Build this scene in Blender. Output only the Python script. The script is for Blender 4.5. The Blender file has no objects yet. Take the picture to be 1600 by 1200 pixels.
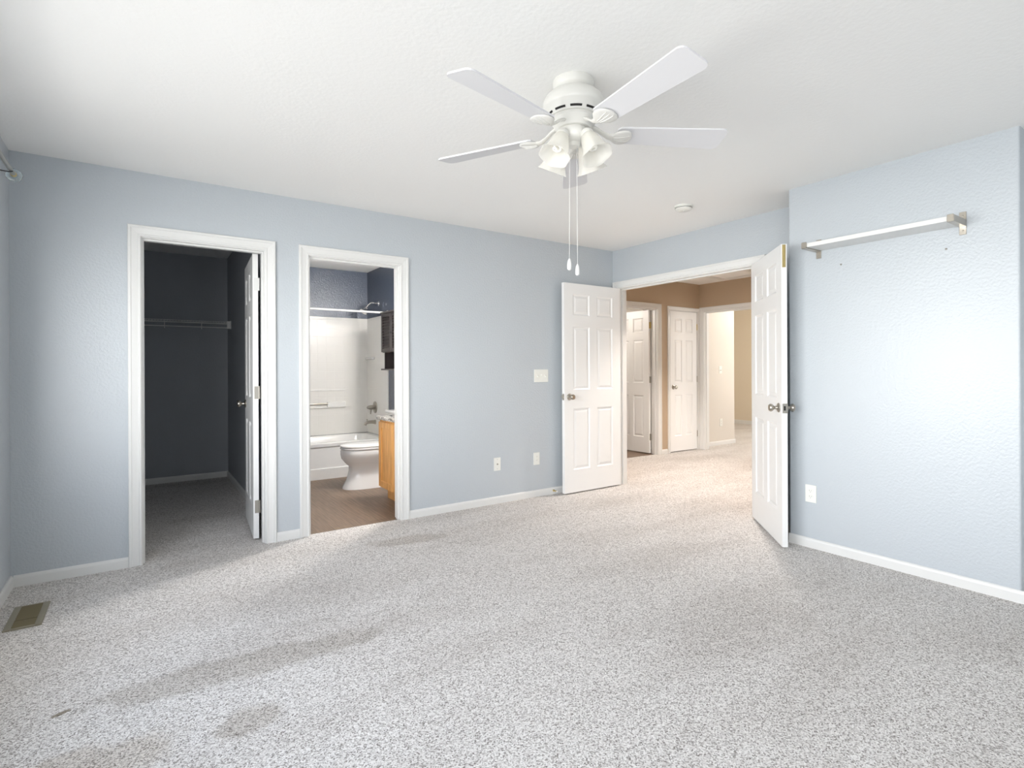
import bpy, bmesh, math, random
from math import sin, cos, pi, radians
from mathutils import Vector, Matrix

random.seed(7)
S = bpy.context.scene
COL = S.collection

# ------------------------------------------------------------------ camera
TH = 0.968001950            # view direction, measured from +X towards +Y
FPX, YH, ROLL, CAMH = 839.253, 576.588, 0.004287, 1.20673
cam_d = bpy.data.cameras.new('camera')
cam = bpy.data.objects.new('camera', cam_d)
COL.objects.link(cam)
cam_d.sensor_width = 36.0
cam_d.lens = FPX / 1600 * 36.0
cam_d.shift_y = (YH - 600.0) / 1600.0
cam_d.clip_start = 0.02
fw = Vector((cos(TH), sin(TH), 0)); rt = Vector((sin(TH), -cos(TH), 0)); up = Vector((0, 0, 1))
r2 = rt * cos(ROLL) - up * sin(ROLL); u2 = rt * sin(ROLL) + up * cos(ROLL)
cam.matrix_world = Matrix(((r2.x, u2.x, -fw.x, 0), (r2.y, u2.y, -fw.y, 0), (r2.z, u2.z, -fw.z, CAMH), (0, 0, 0, 1)))
S.camera = cam

# ------------------------------------------------------------------ colour management, world, daylight
S.view_settings.view_transform = 'Standard'
S.view_settings.look = 'None'
S.view_settings.gamma = 1.0
S.view_settings.use_curve_mapping = False
S.view_settings.exposure = 0.42
S.cycles.diffuse_bounces = 8
S.cycles.max_bounces = 14
S.cycles.sample_clamp_indirect = 8.0

W = bpy.data.worlds.new('world'); S.world = W
W.use_nodes = True
wb = W.node_tree.nodes['Background']
wb.inputs['Color'].default_value = (0.97, 0.985, 1.0, 1)
wb.inputs['Strength'].default_value = 13.0
# bright hazy horizon, dimmer zenith and ground
_n = W.node_tree.nodes; _l = W.node_tree.links
_tc = _n.new('ShaderNodeTexCoord'); _sx = _n.new('ShaderNodeSeparateXYZ'); _l.new(_tc.outputs['Generated'], _sx.inputs['Vector'])
_cr = _n.new('ShaderNodeValToRGB'); _mr = _n.new('ShaderNodeMapRange'); _mr.inputs['From Min'].default_value = -1.0; _mr.inputs['From Max'].default_value = 1.0
_l.new(_sx.outputs['Z'], _mr.inputs['Value']); _l.new(_mr.outputs['Result'], _cr.inputs['Fac'])
_e = _cr.color_ramp.elements
_e[0].position = 0.20; _e[0].color = (0.20, 0.20, 0.197, 1)
_e[1].position = 0.85; _e[1].color = (0.26, 0.29, 0.34, 1)
for _p, _c in ((0.40, (0.58, 0.58, 0.575, 1)), (0.49, (0.95, 0.95, 0.93, 1)), (0.58, (0.98, 0.99, 1.0, 1)), (0.68, (0.52, 0.54, 0.58, 1))):
    _k = _e.new(_p); _k.color = _c
_l.new(_cr.outputs['Color'], wb.inputs['Color'])

def portal(name, loc, rot, sx, sy):
    d = bpy.data.lights.new(name, 'AREA'); d.shape = 'RECTANGLE'; d.size = sx; d.size_y = sy
    d.cycles.is_portal = True
    o = bpy.data.objects.new(name, d); COL.objects.link(o); o.location = loc; o.rotation_euler = rot
    return o
def lamp(name, loc, power, color=(1, 1, 1), r=0.05):
    d = bpy.data.lights.new(name, 'POINT'); d.energy = power; d.color = color; d.shadow_soft_size = r
    o = bpy.data.objects.new(name, d); COL.objects.link(o); o.location = loc
    return o

# room dimensions (metres; camera stands over the origin)
YA, XD, XS, XL, YB, HC = 4.055, 4.083, 3.695, -0.61, -2.3, 2.44
T = 0.115
WIN = (0.55, 3.15, 0.70, 2.02)        # window in the left wall: y0, y1, z0, z1
WINB = (-2.05, -0.15, 0.70, 2.08)     # unseen second left-wall window behind the viewer, added to light the long wall
portal('window_portal', (XL - 0.10, (WIN[0] + WIN[1]) / 2, (WIN[2] + WIN[3]) / 2), (0, -pi / 2, 0), WIN[3] - WIN[2], WIN[1] - WIN[0])
portal('window_portal', (XL - 0.10, (WINB[0] + WINB[1]) / 2, (WINB[2] + WINB[3]) / 2), (0, -pi / 2, 0), WINB[3] - WINB[2], WINB[1] - WINB[0])

# ------------------------------------------------------------------ materials
def srgb(r, g, b):
    f = lambda c: (c / 255 / 12.92) if c / 255 <= 0.04045 else ((c / 255 + 0.055) / 1.055) ** 2.4
    return (f(r), f(g), f(b), 1)
def mat(name, col, rough=0.5, metal=0.0, spec=0.5, bump=None, vary=None, trans=0.0, alpha=1.0, emis=None):
    m = bpy.data.materials.new(name); m.use_nodes = True
    nt = m.node_tree; b = nt.nodes['Principled BSDF']
    b.inputs['Base Color'].default_value = col
    b.inputs['Roughness'].default_value = rough
    b.inputs['Metallic'].default_value = metal
    b.inputs['Specular IOR Level'].default_value = spec
    b.inputs['Transmission Weight'].default_value = trans
    b.inputs['Alpha'].default_value = alpha
    if emis:
        b.inputs['Emission Color'].default_value = emis[0]; b.inputs['Emission Strength'].default_value = emis[1]
    tc = nt.nodes.new('ShaderNodeTexCoord')
    if bump:
        sc, st, dist = bump
        n = nt.nodes.new('ShaderNodeTexNoise'); n.inputs['Scale'].default_value = sc
        n.inputs['Detail'].default_value = 3.0; n.inputs['Roughness'].default_value = 0.55
        nt.links.new(tc.outputs['Object'], n.inputs['Vector'])
        bp = nt.nodes.new('ShaderNodeBump'); bp.inputs['Strength'].default_value = st; bp.inputs['Distance'].default_value = dist
        nt.links.new(n.outputs['Fac'], bp.inputs['Height']); nt.links.new(bp.outputs['Normal'], b.inputs['Normal'])
    if vary:
        sc, amt = vary
        n2 = nt.nodes.new('ShaderNodeTexNoise'); n2.inputs['Scale'].default_value = sc; n2.inputs['Detail'].default_value = 4
        nt.links.new(tc.outputs['Object'], n2.inputs['Vector'])
        mx = nt.nodes.new('ShaderNodeMixRGB'); mx.blend_type = 'MIX'
        mx.inputs['Color1'].default_value = tuple(c * (1 - amt) for c in col[:3]) + (1,)
        mx.inputs['Color2'].default_value = tuple(min(1, c * (1 + amt)) for c in col[:3]) + (1,)
        nt.links.new(n2.outputs['Fac'], mx.inputs['Fac']); nt.links.new(mx.outputs['Color'], b.inputs['Base Color'])
    return m

M = {}
M['blue'] = mat('pale_blue_paint', srgb(187, 193, 198), 0.32, bump=(72, 0.65, 0.004), vary=(2.0, 0.015))
M['ceil'] = mat('ceiling_paint', srgb(240, 240, 238), 0.75, bump=(48, 0.30, 0.004))
M['slate'] = mat('slate_blue_paint', srgb(82, 90, 105), 0.26, bump=(66, 0.8, 0.004))
M['char'] = mat('charcoal_paint', srgb(158, 162, 168), 0.5, bump=(75, 0.3, 0.003))
M['taupe'] = mat('taupe_paint', srgb(182, 162, 138), 0.55, bump=(75, 0.3, 0.003))
M['beige'] = mat('beige_paint', srgb(212, 206, 197), 0.55, bump=(75, 0.3, 0.003))
M['sand'] = mat('sand_paint', srgb(220, 209, 190), 0.55, bump=(75, 0.3, 0.003))
M['white'] = mat('white_semigloss', srgb(221, 221, 219), 0.35)
M['door'] = mat('white_door_paint', srgb(233, 233, 232), 0.38, bump=(220, 0.06, 0.001))
M['nickel'] = mat('satin_nickel', srgb(178, 172, 162), 0.28, 1.0)
M['chrome'] = mat('chrome', srgb(225, 225, 225), 0.25, 1.0)
M['brass'] = mat('brass', srgb(205, 184, 128), 0.3, 1.0)
M['hinge'] = mat('dull_nickel', srgb(168, 164, 156), 0.4, 0.8)
M['plastic'] = mat('ivory_plastic', srgb(229, 229, 223), 0.4)
M['dark'] = mat('dark_slot', srgb(28, 26, 25), 0.7)
M['fan'] = mat('fan_white_enamel', srgb(217, 216, 211), 0.32)
M['blade'] = mat('fan_blade_white', srgb(218, 218, 220), 0.45)
M['porc'] = mat('porcelain', srgb(242, 241, 239), 0.12)
M['tub'] = mat('acrylic_white', srgb(240, 239, 236), 0.2)
M['espresso'] = mat('espresso_wood', srgb(70, 62, 61), 0.45, vary=(9, 0.12))
M['espin'] = mat('espresso_interior', srgb(34, 28, 26), 0.5)
M['wire'] = mat('white_vinyl_wire', srgb(225, 225, 222), 0.4)
M['vent'] = mat('almond_metal', srgb(150, 142, 122), 0.4, 0.35)
M['ventin'] = mat('brown_metal', srgb(122, 111, 84), 0.5, 0.3)
M['rod'] = mat('pewter_metal', srgb(172, 170, 164), 0.3, 0.9)
M['black'] = mat('black_iron', srgb(25, 25, 26), 0.5)
M['crystal'] = mat('clear_crystal', srgb(235, 244, 246), 0.04, trans=1.0)
M['bulb'] = mat('white_bulb', srgb(248, 247, 242), 0.35)
M['cord'] = mat('white_cord', srgb(218, 218, 216), 0.5)

def frosted():
    m = mat('frosted_glass', srgb(247, 246, 242), 0.3)
    nt = m.node_tree; b = nt.nodes['Principled BSDF']; out = nt.nodes['Material Output']
    tl = nt.nodes.new('ShaderNodeBsdfTranslucent'); tl.inputs['Color'].default_value = srgb(248, 246, 240)
    tp = nt.nodes.new('ShaderNodeBsdfTransparent')
    mx = nt.nodes.new('ShaderNodeMixShader'); mx.inputs['Fac'].default_value = 0.45
    m2 = nt.nodes.new('ShaderNodeMixShader'); m2.inputs['Fac'].default_value = 0.38
    nt.links.new(b.outputs['BSDF'], mx.inputs[1]); nt.links.new(tl.outputs['BSDF'], mx.inputs[2])
    nt.links.new(mx.outputs['Shader'], m2.inputs[1]); nt.links.new(tp.outputs['BSDF'], m2.inputs[2])
    nt.links.new(m2.outputs['Shader'], out.inputs['Surface'])
    return m
M['frost'] = frosted()

def carpet(name):
    m = bpy.data.materials.new(name); m.use_nodes = True
    nt = m.node_tree; N = nt.nodes; L = nt.links; b = N['Principled BSDF']
    b.inputs['Roughness'].default_value = 0.95; b.inputs['Specular IOR Level'].default_value = 0.1
    tc = N.new('ShaderNodeTexCoord')
    v = N.new('ShaderNodeTexVoronoi'); v.inputs['Scale'].default_value = 210
    n = N.new('ShaderNodeTexNoise'); n.inputs['Scale'].default_value = 240; n.inputs['Detail'].default_value = 3; n.inputs['Roughness'].default_value = 0.7
    for x in (v, n): L.new(tc.outputs['Object'], x.inputs['Vector'])
    sep = N.new('ShaderNodeSeparateColor'); L.new(v.outputs['Color'], sep.inputs['Color'])
    add = N.new('ShaderNodeMath'); add.operation = 'MULTIPLY_ADD'; add.inputs[1].default_value = 0.45
    L.new(sep.outputs['Red'], add.inputs[0])
    mul = N.new('ShaderNodeMath'); mul.operation = 'MULTIPLY'; mul.inputs[1].default_value = 0.75
    L.new(n.outputs['Fac'], mul.inputs[0]); L.new(mul.outputs[0], add.inputs[2])
    cr = N.new('ShaderNodeValToRGB')
    e = cr.color_ramp.elements
    e[0].position = 0.32; e[0].color = srgb(112, 105, 99)
    e[1].position = 0.84; e[1].color = srgb(246, 243, 240)
    k = cr.color_ramp.elements.new(0.54); k.color = srgb(210, 205, 201)
    L.new(add.outputs[0], cr.inputs['Fac'])
    # broad traffic / vacuum streaks worn into the pile
    mp = N.new('ShaderNodeMapping'); mp.inputs['Rotation'].default_value = (0, 0, radians(-8)); mp.inputs['Scale'].default_value = (0.55, 1.7, 1)
    L.new(tc.outputs['Object'], mp.inputs['Vector'])
    n3 = N.new('ShaderNodeTexNoise'); n3.inputs['Scale'].default_value = 1.5; n3.inputs['Detail'].default_value = 3
    L.new(mp.outputs['Vector'], n3.inputs['Vector'])
    r3 = N.new('ShaderNodeValToRGB'); r3.color_ramp.elements[0].position = 0.34; r3.color_ramp.elements[0].color = (0.885, 0.875, 0.865, 1)
    r3.color_ramp.elements[1].position = 0.55; r3.color_ramp.elements[1].color = (1, 1, 1, 1)
    L.new(n3.outputs['Fac'], r3.inputs['Fac'])
    mx = N.new('ShaderNodeMixRGB'); mx.blend_type = 'MULTIPLY'; mx.inputs['Fac'].default_value = 1
    L.new(cr.outputs['Color'], mx.inputs['Color1']); L.new(r3.outputs['Color'], mx.inputs['Color2'])
    # trodden bands and a small dirt mark, each with its own outline
    last = mx.outputs['Color']
    nw = N.new('ShaderNodeTexNoise'); nw.inputs['Scale'].default_value = 9; nw.inputs['Detail'].default_value = 4
    L.new(tc.outputs['Object'], nw.inputs['Vector'])
    for cx, cy, ang, ax, ay, col, nz in ((0.36, 2.43, -3, 0.72, 0.15, (0.80, 0.785, 0.76, 1), 0.75), (0.30, 2.04, 8, 0.16, 0.11, (0.78, 0.76, 0.73, 1), 0.75), (-0.20, 2.05, 10, 0.42, 0.20, (0.84, 0.81, 0.77, 1), 0.75), (1.55, 3.55, -12, 0.40, 0.12, (0.84, 0.82, 0.80, 1), 0.75), (-0.241, 2.462, 25, 0.045, 0.016, (0.42, 0.38, 0.32, 1), 0.3)):
        m4 = N.new('ShaderNodeMapping'); m4.vector_type = 'TEXTURE'
        m4.inputs['Location'].default_value = (cx, cy, 0); m4.inputs['Rotation'].default_value = (0, 0, radians(ang)); m4.inputs['Scale'].default_value = (ax, ay, 1)
        L.new(tc.outputs['Object'], m4.inputs['Vector'])
        gr = N.new('ShaderNodeTexGradient'); gr.gradient_type = 'SPHERICAL'; L.new(m4.outputs['Vector'], gr.inputs['Vector'])
        sm = N.new('ShaderNodeMath'); sm.operation = 'MULTIPLY_ADD'; sm.inputs[1].default_value = nz; L.new(nw.outputs['Fac'], sm.inputs[0]); L.new(gr.outputs['Fac'], sm.inputs[2])
        rg = N.new('ShaderNodeMapRange'); rg.interpolation_type = 'SMOOTHSTEP'
        rg.inputs['From Min'].default_value = nz * 0.5 + 0.16; rg.inputs['From Max'].default_value = nz * 0.5 + 0.46
        L.new(sm.outputs[0], rg.inputs['Value'])
        m5 = N.new('ShaderNodeMixRGB'); m5.blend_type = 'MULTIPLY'; m5.inputs['Color2'].default_value = col
        ml = N.new('ShaderNodeMath'); ml.operation = 'MULTIPLY'; L.new(rg.outputs['Result'], ml.inputs[0])
        gz = N.new('ShaderNodeMath'); gz.operation = 'GREATER_THAN'; gz.inputs[1].default_value = 0.001; L.new(gr.outputs['Fac'], gz.inputs[0]); L.new(gz.outputs[0], ml.inputs[1])
        L.new(ml.outputs[0], m5.inputs['Fac']); L.new(last, m5.inputs['Color1']); last = m5.outputs['Color']
    L.new(last, b.inputs['Base Color'])
    bp = N.new('ShaderNodeBump'); bp.inputs['Strength'].default_value = 0.8; bp.inputs['Distance'].default_value = 0.006
    L.new(add.outputs[0], bp.inputs['Height']); L.new(bp.outputs['Normal'], b.inputs['Normal'])
    return m
M['carpet'] = carpet('speckled_carpet')

def planks(name, c1, c2, rot=0, pw=0.15, pl=1.2):
    m = bpy.data.materials.new(name); m.use_nodes = True
    nt = m.node_tree; N = nt.nodes; L = nt.links; b = N['Principled BSDF']
    b.inputs['Roughness'].default_value = 0.42
    tc = N.new('ShaderNodeTexCoord')
    mp = N.new('ShaderNodeMapping'); mp.inputs['Rotation'].default_value = (0, 0, rot)
    L.new(tc.outputs['Object'], mp.inputs['Vector'])
    br = N.new('ShaderNodeTexBrick'); br.inputs['Scale'].default_value = 1.0
    br.inputs['Brick Width'].default_value = pl; br.inputs['Row Height'].default_value = pw
    br.inputs['Mortar Size'].default_value = 0.0015; br.inputs['Color1'].default_value = c1; br.inputs['Color2'].default_value = c2
    br.inputs['Mortar'].default_value = tuple(c * 0.45 for c in c1[:3]) + (1,)
    L.new(mp.outputs['Vector'], br.inputs['Vector'])
    m2 = N.new('ShaderNodeMapping'); m2.inputs['Scale'].default_value = (3, 45, 1)
    L.new(mp.outputs['Vector'], m2.inputs['Vector'])
    n = N.new('ShaderNodeTexNoise'); n.inputs['Scale'].default_value = 1.5; n.inputs['Detail'].default_value = 5
    L.new(m2.outputs['Vector'], n.inputs['Vector'])
    r = N.new('ShaderNodeValToRGB'); r.color_ramp.elements[0].color = (0.6, 0.58, 0.56, 1); r.color_ramp.elements[1].color = (1.15, 1.12, 1.1, 1)
    r.color_ramp.elements[0].position = 0.3; r.color_ramp.elements[1].position = 0.7
    L.new(n.outputs['Fac'], r.inputs['Fac'])
    mx = N.new('ShaderNodeMixRGB'); mx.blend_type = 'MULTIPLY'; mx.inputs['Fac'].default_value = 1
    L.new(br.outputs['Color'], mx.inputs['Color1']); L.new(r.outputs['Color'], mx.inputs['Color2'])
    L.new(mx.outputs['Color'], b.inputs['Base Color'])
    return m
M['vinyl'] = planks('brown_vinyl_plank', srgb(134, 114, 96), srgb(118, 99, 84), rot=radians(90))

def oak():
    m = bpy.data.materials.new('honey_oak'); m.use_nodes = True
    nt = m.node_tree; N = nt.nodes; L = nt.links; b = N['Principled BSDF']; b.inputs['Roughness'].default_value = 0.38
    tc = N.new('ShaderNodeTexCoord'); mp = N.new('ShaderNodeMapping'); mp.inputs['Scale'].default_value = (40, 40, 2.5)
    L.new(tc.outputs['Object'], mp.inputs['Vector'])
    n = N.new('ShaderNodeTexNoise'); n.inputs['Scale'].default_value = 2; n.inputs['Detail'].default_value = 4
    L.new(mp.outputs['Vector'], n.inputs['Vector'])
    r = N.new('ShaderNodeValToRGB'); r.color_ramp.elements[0].color = srgb(196, 140, 74); r.color_ramp.elements[1].color = srgb(226, 172, 104)
    r.color_ramp.elements[0].position = 0.35; r.color_ramp.elements[1].position = 0.65
    L.new(n.outputs['Fac'], r.inputs['Fac']); L.new(r.outputs['Color'], b.inputs['Base Color'])
    return m
M['oak'] = oak()
def granite():
    m = bpy.data.materials.new('speckled_granite'); m.use_nodes = True
    nt = m.node_tree; N = nt.nodes; L = nt.links; b = N['Principled BSDF']; b.inputs['Roughness'].default_value = 0.15
    tc = N.new('ShaderNodeTexCoord'); n = N.new('ShaderNodeTexNoise'); n.inputs['Scale'].default_value = 70; n.inputs['Detail'].default_value = 5
    L.new(tc.outputs['Object'], n.inputs['Vector'])
    r = N.new('ShaderNodeValToRGB'); r.color_ramp.elements[0].color = srgb(70, 62, 56); r.color_ramp.elements[1].color = srgb(214, 208, 200)
    r.color_ramp.elements[0].position = 0.4; r.color_ramp.elements[1].position = 0.58
    L.new(n.outputs['Fac'], r.inputs['Fac']); L.new(r.outputs['Color'], b.inputs['Base Color'])
    return m
M['granite'] = granite()
def surround_mat():
    m = mat('moulded_surround', srgb(236, 234, 229), 0.28)
    nt = m.node_tree; N = nt.nodes; L = nt.links; b = N['Principled BSDF']
    tc = N.new('ShaderNodeTexCoord')
    sx = N.new('ShaderNodeSeparateXYZ'); L.new(tc.outputs['Object'], sx.inputs['Vector'])
    ad = N.new('ShaderNodeMath'); ad.operation = 'ADD'; L.new(sx.outputs['X'], ad.inputs[0]); L.new(sx.outputs['Y'], ad.inputs[1])
    cx = N.new('ShaderNodeCombineXYZ'); L.new(ad.outputs[0], cx.inputs['X']); L.new(sx.outputs['Z'], cx.inputs['Y'])
    br = N.new('ShaderNodeTexBrick'); br.offset = 0; br.inputs['Scale'].default_value = 1; br.inputs['Brick Width'].default_value = 0.108; br.inputs['Row Height'].default_value = 0.108
    br.inputs['Mortar Size'].default_value = 0.004; br.inputs['Mortar Smooth'].default_value = 1.0
    L.new(cx.outputs['Vector'], br.inputs['Vector'])
    bp = N.new('ShaderNodeBump'); bp.invert = True; bp.inputs['Strength'].default_value = 0.35; bp.inputs['Distance'].default_value = 0.003
    L.new(br.outputs['Fac'], bp.inputs['Height']); L.new(bp.outputs['Normal'], b.inputs['Normal'])
    return m
M['surround'] = surround_mat()

# ------------------------------------------------------------------ mesh helpers
def NB(): return bmesh.new()
def add_box(bm, lo, hi, bev=0.0, mtx=None, seg=2):
    lo = Vector(lo); hi = Vector(hi); c = (lo + hi) / 2; s = hi - lo
    r = bmesh.ops.create_cube(bm, size=1.0)
    vs = r['verts']
    for v in vs: v.co = Vector((v.co.x * s.x + c.x, v.co.y * s.y + c.y, v.co.z * s.z + c.z))
    if bev > 0:
        es = list({e for v in vs for e in v.link_edges})
        rr = bmesh.ops.bevel(bm, geom=es, offset=bev, segments=seg, affect='EDGES', profile=0.5)
        vs = list({v for f in rr['faces'] for v in f.verts} | {v for v in vs if v.is_valid})
    if mtx is not None:
        bmesh.ops.transform(bm, matrix=mtx, verts=[v for v in vs if v.is_valid])
    return bm
def add_lathe(bm, prof, n=32, origin=(0, 0, 0), axis=(0, 0, 1), cap=True):
    """prof: (radius, height) pairs along axis"""
    a = Vector(axis).normalized(); q = Vector((0, 0, 1)).rotation_difference(a); o = Vector(origin)
    rings = []
    for r, h in prof:
        if r < 1e-5:
            rings.append([bm.verts.new(o + q @ Vector((0, 0, h)))])
        else:
            rings.append([bm.verts.new(o + q @ Vector((r * cos(2 * pi * i / n), r * sin(2 * pi * i / n), h))) for i in range(n)])
    for A_, B_ in zip(rings, rings[1:]):
        for i in range(n):
            j = (i + 1) % n
            if len(A_) == 1 and len(B_) == 1: continue
            if len(A_) == 1: bm.faces.new((A_[0], B_[i], B_[j]))
            elif len(B_) == 1: bm.faces.new((A_[i], A_[j], B_[0]))
            else: bm.faces.new((A_[i], A_[j], B_[j], B_[i]))
    if cap:
        for R_ in (rings[0], rings[-1]):
            if len(R_) > 2:
                try: bm.faces.new(R_)
                except ValueError: pass
    return bm
def add_tube(bm, pts, r, n=10, cap=True):
    P = [Vector(p) for p in pts]
    rs = r if isinstance(r, (list, tuple)) else [r] * len(P)
    rings = []; ref = None
    for i, p in enumerate(P):
        t = (P[min(i + 1, len(P) - 1)] - P[max(i - 1, 0)]).normalized()
        if ref is None:
            ref = Vector((0, 0, 1)) if abs(t.z) < 0.9 else Vector((1, 0, 0))
        u = (ref - t * ref.dot(t)).normalized(); ref = u; v = t.cross(u)
        rings.append([bm.verts.new(p + (u * cos(2 * pi * k / n) + v * sin(2 * pi * k / n)) * rs[i]) for k in range(n)])
    for A_, B_ in zip(rings, rings[1:]):
        for k in range(n):
            bm.faces.new((A_[k], A_[(k + 1) % n], B_[(k + 1) % n], B_[k]))
    if cap:
        bm.faces.new(rings[0][::-1]); bm.faces.new(rings[-1])
    return bm
def add_loft(bm, rings, cap=True):
    R_ = [[bm.verts.new(p) for p in r] for r in rings]
    n = len(R_[0])
    for A_, B_ in zip(R_, R_[1:]):
        for k in range(n):
            bm.faces.new((A_[k], A_[(k + 1) % n], B_[(k + 1) % n], B_[k]))
    if cap:
        bm.faces.new(R_[0][::-1]); bm.faces.new(R_[-1])
    return bm
def add_prism(bm, pts2, z0, z1, mtx=None):
    a = [bm.verts.new((x, y, z0)) for x, y in pts2]; b = [bm.verts.new((x, y, z1)) for x, y in pts2]
    n = len(a)
    bm.faces.new(a[::-1]); bm.faces.new(b)
    for i in range(n): bm.faces.new((a[i], a[(i + 1) % n], b[(i + 1) % n], b[i]))
    if mtx is not None: bmesh.ops.transform(bm, matrix=mtx, verts=a + b)
    return bm

def obj(name, bm, m, parent=None, smooth=None):
    bmesh.ops.recalc_face_normals(bm, faces=bm.faces[:])
    me = bpy.data.meshes.new(name); bm.to_mesh(me); bm.free()
    me.materials.append(m)
    if smooth is not None:
        me.polygons.foreach_set('use_smooth', [True] * len(me.polygons))
        me.set_sharp_from_angle(angle=radians(smooth))
    o = bpy.data.objects.new(name, me); COL.objects.link(o)
    if parent: o.parent = parent
    return o
def tag(o, label, cat=None, group=None, kind=None):
    o['label'] = label
    if cat: o['category'] = cat
    if group: o['group'] = group
    if kind: o['kind'] = kind
    return o
def thing(name, label, cat, loc=(0, 0, 0), rz=0.0, group=None, kind=None):
    o = bpy.data.objects.new(name, None); COL.objects.link(o); o.empty_display_size = 0.1
    o.location = loc; o.rotation_euler = (0, 0, rz)
    return tag(o, label, cat, group, kind)
def struct(name, bm, m, label, cat, parent=None, smooth=None):
    o = obj(name, bm, m, parent, smooth)
    o['kind'] = 'structure'
    if not parent: tag(o, label, cat)
    return o
def box_obj(name, lo, hi, m, label, cat):
    return struct(name, add_box(NB(), lo, hi), m, label, cat)
def wall_x(bm, x0, x1, y0, y1, z1, holes=()):
    """wall slab running along X between y0 and y1, with holes (xa, xb, za, zb)"""
    xs = x0
    for xa, xb, za, zb in sorted(holes):
        if xa > xs: add_box(bm, (xs, y0, 0), (xa, y1, z1))
        if za > 0: add_box(bm, (xa, y0, 0), (xb, y1, za))
        if zb < z1: add_box(bm, (xa, y0, zb), (xb, y1, z1))
        xs = xb
    if xs < x1: add_box(bm, (xs, y0, 0), (x1, y1, z1))
    return bm
def wall_y(bm, y0, y1, x0, x1, z1, holes=()):
    ys = y0
    for ya, yb, za, zb in sorted(holes):
        if ya > ys: add_box(bm, (x0, ys, 0), (x1, ya, z1))
        if za > 0: add_box(bm, (x0, ya, 0), (x1, yb, za))
        if zb < z1: add_box(bm, (x0, ya, zb), (x1, yb, z1))
        ys = yb
    if ys < y1: add_box(bm, (x0, ys, 0), (x1, y1, z1))
    return bm

# ------------------------------------------------------------------ openings
ZT = 2.035                                  # opening height (jamb underside)
CL = (0.0, 0.70)                            # closet opening, X
BA = (1.003, 1.70)                          # bathroom opening, X
DD = (2.44, 3.972)                          # double door opening, Y
YM = YA + 0.055                             # layer split in the long wall
YC = YA + T
XM = XD + 0.055; XE = XD + T
YHL, XF = 5.03, 6.87                        # hallway left wall, hallway end wall
H1 = (5.26, 5.93); H2 = (6.2, 6.810)        # hallway door openings, X
FO = (4.10, 4.948)                          # opening in the hallway end wall, Y
YBK = 6.86                                  # rear wall of closet and bathroom
XBR = 2.43                                  # bathroom right wall
XCR = 0.80                                  # closet right wall
HC2, HH = 2.475, 2.455
J = 0.018
rough = lambda o: (o[0] - J, o[1] + J, 0, ZT + J)

# ------------------------------------------------------------------ floors
box_obj('floor', (XL - 0.15, YB - 0.15, -0.06), (XM, YA + 0.03, 0), M['carpet'], 'light grey speckled carpet covering the bedroom floor', 'floor')
box_obj('floor_closet', (XL - 0.15, YA + 0.03, -0.06), (0.86, YBK + 0.1, 0), M['carpet'], 'shaded speckled carpet inside the dark closet', 'floor')
box_obj('floor_bathroom', (0.86, YA + 0.03, -0.07), (XBR + 0.2, YBK + 0.1, -0.008), M['vinyl'], 'brown wood-look plank floor of the bathroom', 'floor')
box_obj('floor_hallway', (XM, 2.0, -0.06), (XF + 0.06, YHL + 0.05, 0), M['carpet'], 'speckled carpet of the hallway beyond the double doors', 'floor')
box_obj('floor_guest_bathroom', (4.5, YHL + 0.05, -0.06), (XF - 0.15, 7.2, -0.004), M['vinyl'], 'dark plank floor behind the ajar hallway door', 'floor')
box_obj('floor_far_bedroom', (XF + 0.06, 1.8, -0.06), (10.9, 8.3, 0), M['carpet'], 'sunlit carpet of the room past the hallway', 'floor')

# ------------------------------------------------------------------ ceilings
box_obj('ceiling', (XL - 0.15, YB - 0.15, HC), (XM, YM, HC + 0.1), M['ceil'], 'white textured bedroom ceiling around the fan', 'ceiling')
box_obj('ceiling_closet', (XL - 0.15, YM, HC2), (0.86, YBK + 0.1, HC2 + 0.1), M['ceil'], 'shadowed ceiling inside the dark closet', 'ceiling')
box_obj('ceiling_bathroom', (0.86, YM, HC2), (XBR + 0.2, YBK + 0.1, HC2 + 0.1), M['ceil'], 'white ceiling of the bathroom', 'ceiling')
box_obj('ceiling_hallway', (XM, 2.0, HH), (XF + 0.06, YHL + 0.05, HH + 0.1), M['ceil'], 'hallway ceiling with the attic hatch', 'ceiling')
box_obj('ceiling_guest_bathroom', (4.5, YHL + 0.05, HH), (XF - 0.15, 7.2, HH + 0.1), M['ceil'], 'ceiling behind the ajar hallway door', 'ceiling')
box_obj('ceiling_far_bedroom', (XF + 0.06, 1.8, HH), (10.9, 8.3, HH + 0.1), M['ceil'], 'ceiling of the room past the hallway', 'ceiling')

# ------------------------------------------------------------------ walls
struct('wall_left', wall_y(NB(), YB - 0.15, YA + T, XL - 0.15, XL, HC, [WIN, WINB]), M['blue'], 'shaded blue window wall at the left edge', 'wall')
struct('wall_rear', wall_x(NB(), XL, XD + 0.2, YB - 0.15, YB, HC), M['blue'], 'blue wall behind the viewer', 'wall')
struct('wall_long', wall_x(NB(), XL, XM, YA, YM, HC, [rough(CL), rough(BA)]), M['blue'], 'long pale blue wall with the closet and bathroom doorways', 'wall')
struct('wall_entry', wall_y(NB(), 1.98, YA, XD, XM, HC, [rough(DD)]), M['blue'], 'pale blue wall above and beside the double doors', 'wall')
bm = NB(); add_box(bm, (XS, 0.787, 0), (XM, 1.98, HC))
es = [e for e in bm.edges if abs(e.verts[0].co.x - XS) < 1e-4 and abs(e.verts[1].co.x - XS) < 1e-4 and abs(e.verts[0].co.z - e.verts[1].co.z) > 1]
bmesh.ops.bevel(bm, geom=es, offset=0.012, segments=4, affect='EDGES', profile=0.5)
struct('wall_right', bm, M['blue'], 'pale blue projecting wall carrying the white shelf', 'wall', smooth=50)
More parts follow.
